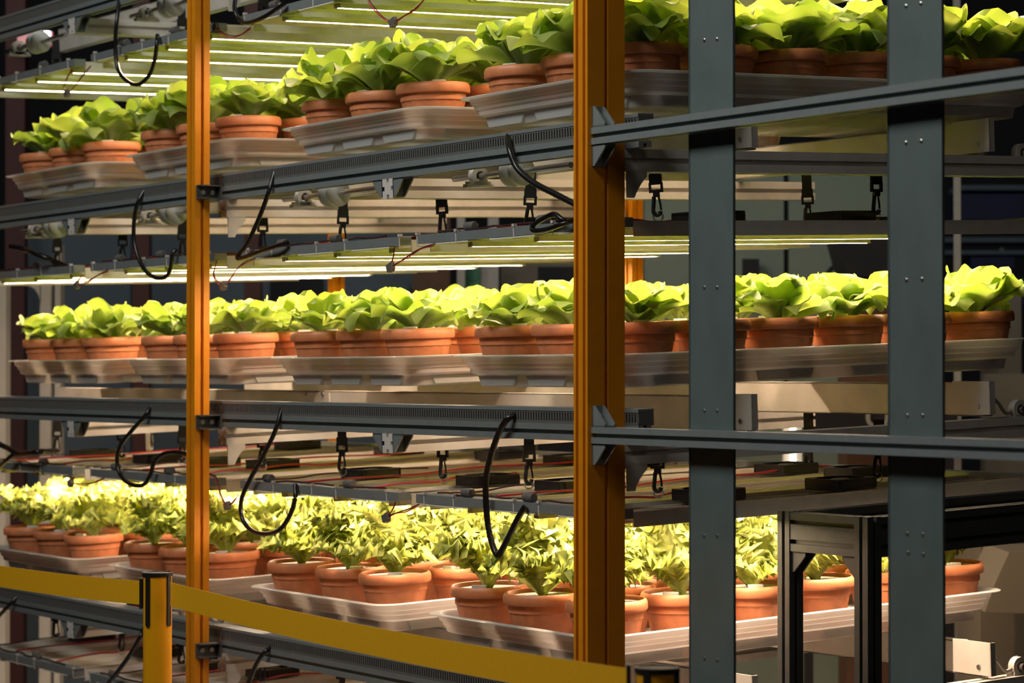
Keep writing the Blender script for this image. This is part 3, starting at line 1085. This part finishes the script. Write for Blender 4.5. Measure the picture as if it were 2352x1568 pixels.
wire_pair('wire plug hanging above the frilly lettuces right of the slim post', [(484, 1088), (497, 1096), (504, 1115), (508, 1138), (522, 1160), (538, 1150), (548, 1135)], 4)
wire_pair('wire plug hanging above the frilly lettuces near the centre', [(909, 1153), (905, 1165), (895, 1180), (887, 1188), (910, 1178), (935, 1172), (963, 1158)], 3)
wire_pair('wire plug below the bottom panel at far left', [(172, 1096), (165, 1100), (162, 1108), (190, 1112), (215, 1108), (240, 1098)], 2)

# ------------------------------------------------------------------ guard rails, steel columns, small machine frame
for z0, z1, w in ((0.4490, 0.4825, 'upper'), (-0.1365, -0.1045, 'middle')):
    base = (0.0, 0.008, z0)
    t = thing('guard_rail', 'grey slotted rail running from the corner post across both steel columns, %s' % w, 'rail', MU(*base), 'guard rails')
    MB().prism(tslot(0, 0.032, 0, z1 - z0, 1, 1, 0.008, 0.008), 0, 0, 1.75).build('extrusion', 'grey_alu', t)
    g = MB()
    gusset(g, (0.0, 0.003, z1 - z0), (1, 1), 0.026)
    gu = g.build('corner_bracket', 'grey_alu', t)
    link('bolt', bolt_me, 'steel', gu).matrix_local = Matrix.Translation((0.004, 0.016, z1 - z0 + 0.024)) @ Matrix.Rotation(-PI / 2, 4, 'Z')
    g = MB()
    gusset(g, (0.0, 0.003, 0.0), (1, -1), 0.026)
    gu = g.build('corner_bracket', 'grey_alu', t)
    link('bolt', bolt_me, 'steel', gu).matrix_local = Matrix.Translation((0.004, 0.016, -0.024)) @ Matrix.Rotation(-PI / 2, 4, 'Z')

rivet_me = MB().lathe([(0.0034, 0), (0.0034, 0.0012), (0.002, 0.002)], 10, (0, 0, 0), 1).mesh('rivet', True)
COLS = ((-0.397, -0.266, 'broad grey steel column just right of the corner post', [(1618, 92), (1647, 90), (1618, 660), (1647, 660), (1618, 943), (1647, 943), (1617, 1230), (1647, 1230), (1618, 1511), (1647, 1515)]),
        (-0.940, -0.809, 'broad grey steel column nearest the right edge', [(2081, 14), (2115, 8), (2081, 328), (2116, 324), (2082, 643), (2118, 641), (2084, 954), (2119, 954), (2084, 1225), (2119, 1227), (2086, 1269), (2120, 1273)]))
for a0, a1, lab, riv in COLS:
    base = (a0, 0.042, -HC)
    t = thing('steel_column', lab, 'column', MU(*base), 'steel columns')
    r = R(base)
    r.rb(a0, a1, 0.042, 0.048, -HC, 2.2)
    r.rb(a1 - 0.006, a1, 0.042, 0.075, -HC, 2.2)
    r.build('plate', 'column_steel', t)
    for x, y in riv:
        a, b, z = onb(x, y, 0.042)
        o = link('rivet', rivet_me, 'steel', t)
        o.matrix_local = Matrix.Translation(r.p(a, 0.042, z + KB * 0.042)) @ Matrix.Rotation(PI, 4, 'Z')

base = (-0.31, 0.45, -HC)
t = thing('roller_table', 'dark slotted aluminium table frame standing between the two steel columns', 'frame', MU(*base))
zt = -0.297 + KB * 0.45
for a0, a1 in ((-0.077, -0.040), (-0.311, -0.272)):
    r = R(base)
    x0, y0, _ = r.p(a1, 0.45, 0)
    x1, y1, _ = r.p(a0, 0.487, 0)
    r.prism(tslot(x0, x1, y0, y1, 1, 1, 0.009, 0.009), 2, 0.0, zt + HC)
    r.build('leg', 'dark_alu', t)
r = R(base)
_, y0, z0 = r.p(0, 0.452, zt - 0.080)
_, y1, z1 = r.p(0, 0.487, zt)
x0, x1 = r.p(-0.077, 0, 0)[0], r.p(-0.272, 0, 0)[0]
r.prism(tslot(y0, y1, z0, z1 - 0.001, 1, 2, 0.009, 0.009), 0, x0, x1)
r.build('cross_beam', 'dark_alu', t)
for (x, sx) in ((x0, 1), (x1, -1)):
    g = MB()
    gusset(g, (x, y0 + 0.004, z0), (sx, -1), 0.028)
    g.build('corner_bracket', 'dark_alu', t)
for a0, a1 in ((-0.311, -0.272), (-0.077, -0.040)):
    x0, x1 = -(a1 + 0.31), -(a0 + 0.31)
    sec = tslot(x0, x1, z0, z1 - 0.001, 1, 2, 0.009, 0.009)
    m = MB()
    m.loft([[(u, 0.037, v) for u, v in sec], [(u, 1.30, v + KB * 1.263) for u, v in sec]])
    m.build('side_beam', 'dark_alu', t)

# ------------------------------------------------------------------ barrier posts and tape
def barrier_post(label, x, ytop, Y):
    top = at(x, ytop, Y)
    t = thing('barrier_post', label, 'barrier post', Matrix.Translation((top.x, top.y, 0)), 'barrier posts')
    H = top.z
    MB().lathe([(0.16, 0), (0.16, 0.012), (0.15, 0.02), (0.03, 0.03)], 40).build('foot', 'black_plastic', t, True)
    MB().lathe([(0.0315, 0.03), (0.0315, H - 0.008)], 40).build('tube', 'stanchion_yellow', t, True)
    MB().lathe([(0.0335, H - 0.0085), (0.034, H - 0.006), (0.034, H - 0.001), (0.0325, H), (0.029, H), (0.028, H - 0.002)], 40).build('cap', 'black_plastic', t, True)
    for k in range(4):
        an = math.radians(-122 + 90 * k)
        s = MB()
        sec = rrect(-0.0055, 0.0055, H - 0.118, H - 0.006, 0.0054, 4)
        s.loft([[(u, -0.0345, v) for u, v in sec], [(u, -0.028, v) for u, v in sec]])
        s.build('slot_strip', 'black_plastic', t).rotation_euler = (0, 0, an + PI / 2)
    return top, t


top1, bp1 = barrier_post('yellow barrier post with black cap in front of the slim yellow post', 362, 1313, 5.40)
top2, bp2 = barrier_post('yellow barrier post with black cap at the bottom edge by the corner post', 1510, 1530, 3.65)


def tape(label, p0, p1, off0, off1):
    d = (p1 - p0)
    d.z = 0
    d.normalize()
    m = MB()
    n = 16
    L = []
    for i in range(n + 1):
        v = i / n
        c = p0.lerp(p1, v)
        z = c.z - 0.012 * 4 * v * (1 - v)
        L.append((c.x, c.y, z))
    side = Vector((-d.y, d.x, 0)) * 0.0006
    loops = []
    for x, y, z in L:
        loops.append([(x + side.x, y + side.y, z), (x - side.x, y - side.y, z), (x - side.x, y - side.y, z - 0.052), (x + side.x, y + side.y, z - 0.052)])
    m.loft(loops)
    o = m.build('barrier_tape', 'tape_yellow')
    return tag(o, label, 'tape', 'barrier tapes')


e1 = at(392, 1337, 5.37)
e2 = at(1445, 1535, 3.68)
tape('wide yellow tape stretched between the two barrier posts', e1, e2, 0, 0)
e3 = at(-260, 1250, 6.6)
e4 = at(326, 1334, 5.40)
tape('wide yellow tape running left from the front barrier post', e3, e4, 0, 0)
for bp, (ex, top, h) in ((bp1, (e4, top1, .066)), (bp2, (e2, top2, .066))):
    m = MB().box(ex.x - 0.004, ex.x + 0.002, ex.y - 0.012, ex.y + 0.012, ex.z - 0.060, ex.z + 0.006)
    o = m.build('tape_clip', 'black_plastic')
    o.parent = bp
    o.matrix_parent_inverse = bp.matrix_world.inverted()

# ------------------------------------------------------------------ the hall behind the rack
def panel(name, label, cat, m, x0, x1, y0, y1, Y, d=0.05, group=None):
    """an upright board whose visible front spans the given picture box at distance Y."""
    p, q = at(x0, y0, Y), at(x1, y1, Y)
    o = MB().box(p.x, q.x, 0, d, min(0, q.z - p.z), 0).build(name, m)
    o.location = (0, Y, p.z)
    return tag(o, label, cat, group)


def far_post(label, m, x0, x1, Y, y0=-200, cat='post', d=0.08):
    p, q = at(x0, y0, Y), at(x1, y0, Y)
    o = MB().box(p.x, q.x, 0, d, 0, p.z).build('hall_post', m)
    o.location = (0, Y, 0)
    return tag(o, label, cat, 'posts behind the rack')


# exhibition walls of the next stands
def stand_wall(label, m, x0, x1, y0, Y):
    p, q = at(x0, y0, Y), at(x1, y0, Y)
    o = MB().box(p.x, q.x, 0, 0.06, 0, p.z).build('stand_wall', m)
    o.location = (0, Y, 0)
    return tag(o, label, 'wall panel', 'walls of the next stands')


stand_wall('blue-grey stand wall behind the far left lettuces', 'hall_blue_grey', 55, 300, 480, 10.6)
stand_wall('blue-grey stand wall behind the middle of the rack', 'hall_blue_grey', 340, 1010, 480, 10.9)
stand_wall('greenish grey stand wall left of its dark seam', 'hall_green_grey', 1480, 1800, 380, 9.6)
stand_wall('greenish grey stand wall between the steel columns', 'hall_green_grey', 1812, 2052, 380, 9.6)
stand_wall('pale grey stand wall panel at the right edge', 'hall_beige', 2262, 2600, 858, 9.2)
far_post('dark maroon post at the far left', 'hall_maroon', 14, 58, 10.2)
far_post('dark maroon post left of the slim post', 'hall_maroon', 306, 344, 10.2)
far_post('dark maroon post right of the slim post', 'hall_maroon', 562, 600, 10.2)
far_post('broad brown post behind the middle lettuces', 'hall_brown', 948, 1034, 10.4)
far_post('slim white post beside the green sign', 'hall_white', 1050, 1068, 10.0)
far_post('white post right of the green sign', 'hall_white', 1121, 1145, 10.0)
far_post('slim white pole at the right behind the lettuces', 'hall_white', 2191, 2205, 8.6, d=0.02)
far_post('white square post at the left edge', 'hall_white', -40, 14, 8.6, 640)
panel('sign', 'round green emblem sign between two white posts', 'sign', 'hall_white', 1068, 1121, 560, 700, 10.1)
p = at(1086, 625, 10.08)
MBs = MB().lathe([(0.022, 0), (0.032, 0), (0.032, 0.01), (0.022, 0.01)], 24, (p.x, 0, 0), 1, False, False)
MBs.loft([[(p.x - .034, 0.004, .05), (p.x + .03, 0.004, .05), (p.x + .03, 0.004, -.06), (p.x - .034, 0.004, -.06)], [(p.x - .034, 0.01, .05), (p.x + .03, 0.01, .05), (p.x + .03, 0.01, -.06), (p.x - .034, 0.01, -.06)]])
o = MBs.build('emblem', 'sign_green')
o.location = (0, 10.08, p.z)
o['label'] = 'green emblem'
o.parent = bpy.data.objects['sign']
o.matrix_parent_inverse = bpy.data.objects['sign'].matrix_basis.inverted()

# white rounded stand frame behind the left end
t = thing('white_stand_frame', 'white frame with rounded inner corner behind the left lettuces', 'frame', Matrix.Translation(at(92, 700, 8.9)))
def loc9(x, y, Y=8.9):
    return at(x, y, Y) - at(92, 700, 8.9)
p0, p1 = loc9(92, 640), loc9(117, 640)
MB().box(p0.x, p1.x, 0, 0.06, -at(92, 700, 8.9).z, p0.z).build('upright', 'hall_white', t)
p0, p1 = loc9(124, 560), loc9(137, 560)
MB().box(p0.x, p1.x, 0.02, 0.10, -at(92, 700, 8.9).z, p0.z).build('upright', 'hall_white', t)
c = loc9(66, 690)
sec = [loc9(-60, 641), loc9(94, 641), loc9(94, 705), loc9(92, 690), loc9(88, 676), loc9(80, 664), loc9(68, 657), loc9(50, 654), loc9(-60, 652)]
m = MB()
m.loft([[(q.x, 0, q.z) for q in sec], [(q.x, 0.06, q.z) for q in sec]])
m.build('top_rail', 'hall_white', t)

panel('shop_window', 'dark display shelf with dim bottles behind the slim post', 'display', 'hall_black', 620, 740, 640, 760, 10.85)
panel('notice_board', 'pale blue notice board on the blue-grey wall', 'board', 'hall_blue_grey', 780, 940, 650, 760, 10.8)
panel('wall_switch_box', 'dark grey box on the greenish wall', 'box', 'hall_black', 1707, 1744, 594, 640, 9.5)
panel('dark_board', 'grey-brown board behind the lettuces left of the corner post', 'board', 'hall_beige', 1150, 1330, 590, 760, 10.4)
panel('dark_cushion', 'dark hanging cloth behind the lettuces left of the corner post', 'cloth', 'hall_black', 1235, 1330, 612, 700, 10.3)

# black rounded machine hood with a brown base, right of the first column
t = thing('machine_hood', 'black rounded machine hood with brown base behind the right lettuces', 'machine', Matrix.Translation(at(1925, 690, 8.8)))
sec = [at(x, y, 8.8) - at(1925, 690, 8.8) for x, y in ((1922, 545), (2090, 545), (2090, 640), (1950, 632), (1938, 605), (1930, 575))]
m = MB()
m.loft([[(q.x, 0, q.z) for q in sec], [(q.x, 0.3, q.z) for q in sec]])
m.build('hood', 'hall_black', t)
p0, p1 = at(1945, 606, 8.85) - at(1925, 690, 8.8), at(2090, 760, 8.85) - at(1925, 690, 8.8)
MB().box(p0.x, p1.x, 0.05, 0.3, -at(1925, 690, 8.8).z, p0.z).build('base', 'hall_brown', t)
pts = [at(x, y, 9.4) - at(1925, 690, 8.8) for x, y in ((1892, 660), (1896, 640), (1905, 622), (1920, 610), (1936, 608))]
MB().tube(smooth_path(pts, 6), 0.010, 8).build('hose', 'hall_black', t, True)

# far shelving on the right
t = thing('far_shelving', 'dim navy shelving far behind the right edge', 'shelf', Matrix.Translation(at(2160, 900, 12.0)))
for (x0, x1, y0, y1, mm) in ((2205, 2600, 445, 505, 'hall_navy'), (2205, 2600, 425, 436, 'hall_blue_grey'), (2165, 2600, 545, 556, 'hall_blue_grey'), (2230, 2330, 590, 615, 'hall_navy'), (2165, 2600, 575, 584, 'hall_blue_grey'),
                             (2165, 2600, 640, 646, 'hall_blue_grey'), (2285, 2600, 655, 700, 'hall_navy')):
    p0, p1 = at(x0, y0, 12.0) - at(2160, 900, 12.0), at(x1, y1, 12.0) - at(2160, 900, 12.0)
    MB().box(p0.x, p1.x, 0, 0.3, p1.z, p0.z).build('board', mm, t)
p = at(2330, 585, 11.8)
tag(MB().lathe([(0.02, 0), (0.03, 0.02), (0.03, 0.10), (0.012, 0.13), (0.012, 0.16)], 16).build('bottle', 'hall_white', None, True), 'small pale bottle on the far navy shelving', 'bottle').location = (p.x, 12.1, at(2330, 640, 12.0).z)
for i, (x, y) in enumerate(((2283, 38), (2352, 46))):
    p = at(x, y, 13.0)
    tag(MB().lathe([(0.02, -0.012), (0.03, 0.0), (0.02, 0.012)], 16).build('ceiling_spot', 'far_lamp', None, True), ('left', 'right')[i] + ' of two tiny spotlights in the dark top right', 'lamp').location = p

# machinery behind the right end
def to_floor(o):
    z = min(v.co.z for v in o.data.vertices)
    for v in o.data.vertices:
        if abs(v.co.z - z) < 1e-5:
            v.co.z = -o.location.z
to_floor(panel('pale_cabinet', 'pale grey cabinet side behind the rightmost middle lettuce', 'cabinet', 'hall_beige', 2296, 2346, 672, 850, 9.6, 0.4))
to_floor(panel('low_cabinet', 'low mauve cabinet behind the rightmost frilly lettuce', 'cabinet', 'hall_beige', 2252, 2330, 1248, 1330, 7.6, 0.4))
for n_ in ('dark_board', 'dark_cushion', 'sign', 'shop_window', 'notice_board', 'wall_switch_box'):
    if n_ in ('dark_board', 'sign', 'dark_cushion'):
        to_floor(bpy.data.objects[n_])
t = thing('tilted_hopper', 'beige hopper with sloping side at the right edge', 'machine', Matrix.Translation(at(2270, 1400, 6.9)))
sec = [at(x, y, 6.9) - at(2270, 1400, 6.9) for x, y in ((2318, 1268), (2440, 1268), (2440, 1412), (2262, 1405), (2285, 1340))]
m = MB()
m.loft([[(q.x, 0, q.z) for q in sec], [(q.x, 0.35, q.z) for q in sec]])
m.build('shell', 'hall_beige', t)
t = thing('sign_board', 'black board with large white letters behind the middle shelf', 'sign', Matrix.Translation(at(1840, 1000, 8.4)))
p0, p1 = at(1838, 930, 8.4) - at(1840, 1000, 8.4), at(2200, 1010, 8.4) - at(1840, 1000, 8.4)
MB().box(p0.x, p1.x, 0, 0.04, p1.z, p0.z).build('board', 'hall_black', t)
for xq in (p0.x + 0.03, p1.x - 0.03):
    MB().box(xq - 0.015, xq + 0.015, 0.01, 0.04, -at(1840, 1000, 8.4).z, p1.z).build('leg', 'hall_black', t)
cu = bpy.data.curves.new('letters', 'FONT')
cu.body = 'UN'
cu.size = 0.135
cu.extrude = 0.004
tmp = bpy.data.objects.new('letters_outline', cu)
COL.objects.link(tmp)
bpy.context.view_layer.update()
lme = bpy.data.meshes.new_from_object(tmp.evaluated_get(bpy.context.evaluated_depsgraph_get()))
bpy.data.objects.remove(tmp)
lme.materials.clear()
lo = link('letters', lme, 'hall_white', t)
q = at(1984, 982, 8.39) - at(1840, 1000, 8.4)
lo.location = (q.x, -0.006, q.z)
lo.rotation_euler = (PI / 2, 0, 0)

# bright tube lamp on a white post behind the right end
base = at(1822, 1300, 7.6)
t = thing('tube_lamp', 'bright vertical tube lamp on a white post between the columns', 'lamp', Matrix.Translation((base.x, base.y, 0)))
zt, zb = at(1822, 955, 7.6).z, at(1822, 1215, 7.6).z
MB().box(-0.028, 0.030, 0.02, 0.06, 0, zt).build('post', 'hall_white', t)
MB().lathe([(0.009, zb), (0.009, zt - 0.02)], 14).build('tube', 'bulb', t, True)

# gear motor hanging under the middle shelf at left
a, b, z = onb(343, 1008, 0.62)
t = thing('bearing_unit', 'cream square bearing unit under the middle shelf left of the slim post', 'bearing', MR(a, b, z))
m = MB()
plate_with_hole(m, 0.036, 0.026, -0.006, 0.006)
o = m.build('flange', 'white_plastic', t)
o.rotation_euler = (PI / 2, 0, -0.6)
o = MB().lathe([(0.012, -0.010), (0.026, -0.010), (0.026, 0.004), (0.012, 0.004)], 24).build('seal', 'black_plastic', t, True)
o.rotation_euler = (PI / 2, 0, -0.6)
o = MB().lathe([(0.011, -0.012), (0.011, 0.004)], 16).build('shaft_end', 'steel', t, True)
o.rotation_euler = (PI / 2, 0, -0.6)
# pillow bearings on the end beams at the right edge
for lv, (x, y) in ((3, (2345, 352)), (2, (2338, 940)), (1, (2338, 1530))):
    a, b, z = ona(x, y, 0.02)
    t = thing('pillow_bearing', 'dark pillow bearing on the %s cross beam at the right edge' % SHELF[lv], 'bearing', MR(a, b, z), 'pillow bearings')
    o = link('housing', blk_me, 'dark_alu', t)
    MB().lathe([(0.008, -0.02), (0.008, 0.02)], 14, (0, 0, 0), 0).build('shaft_end', 'steel', t, True)
    if lv < 3:
        q = [(0.0, -0.10 + 0.02 * i, 0.01 + 0.018 * math.sin(i * 1.4)) for i in range(6)]
        MB().tube(smooth_path(q, 5), 0.004, 8).build('cable', 'hall_white', t, True)
t = thing('red_sign', 'red sign with white lettering glimpsed behind the topmost rail', 'sign', Matrix.Translation(at(30, 110, 10.15)))
q0, q1 = at(40, 72, 10.15) - at(30, 110, 10.15), at(118, 104, 10.15) - at(30, 110, 10.15)
MB().box(q0.x, q1.x, 0, 0.04, q1.z, q0.z).build('board', 'signal_red', t)
for xx in (84, 101):
    q0, q1 = at(xx, 72, 10.14) - at(30, 110, 10.15), at(xx + 12, 82, 10.14) - at(30, 110, 10.15)
    MB().box(q0.x, q1.x, -0.012, 0.0, q1.z, q0.z).build('lettering', 'far_lamp', t)
q0 = at(30, 60, 10.15) - at(30, 110, 10.15)
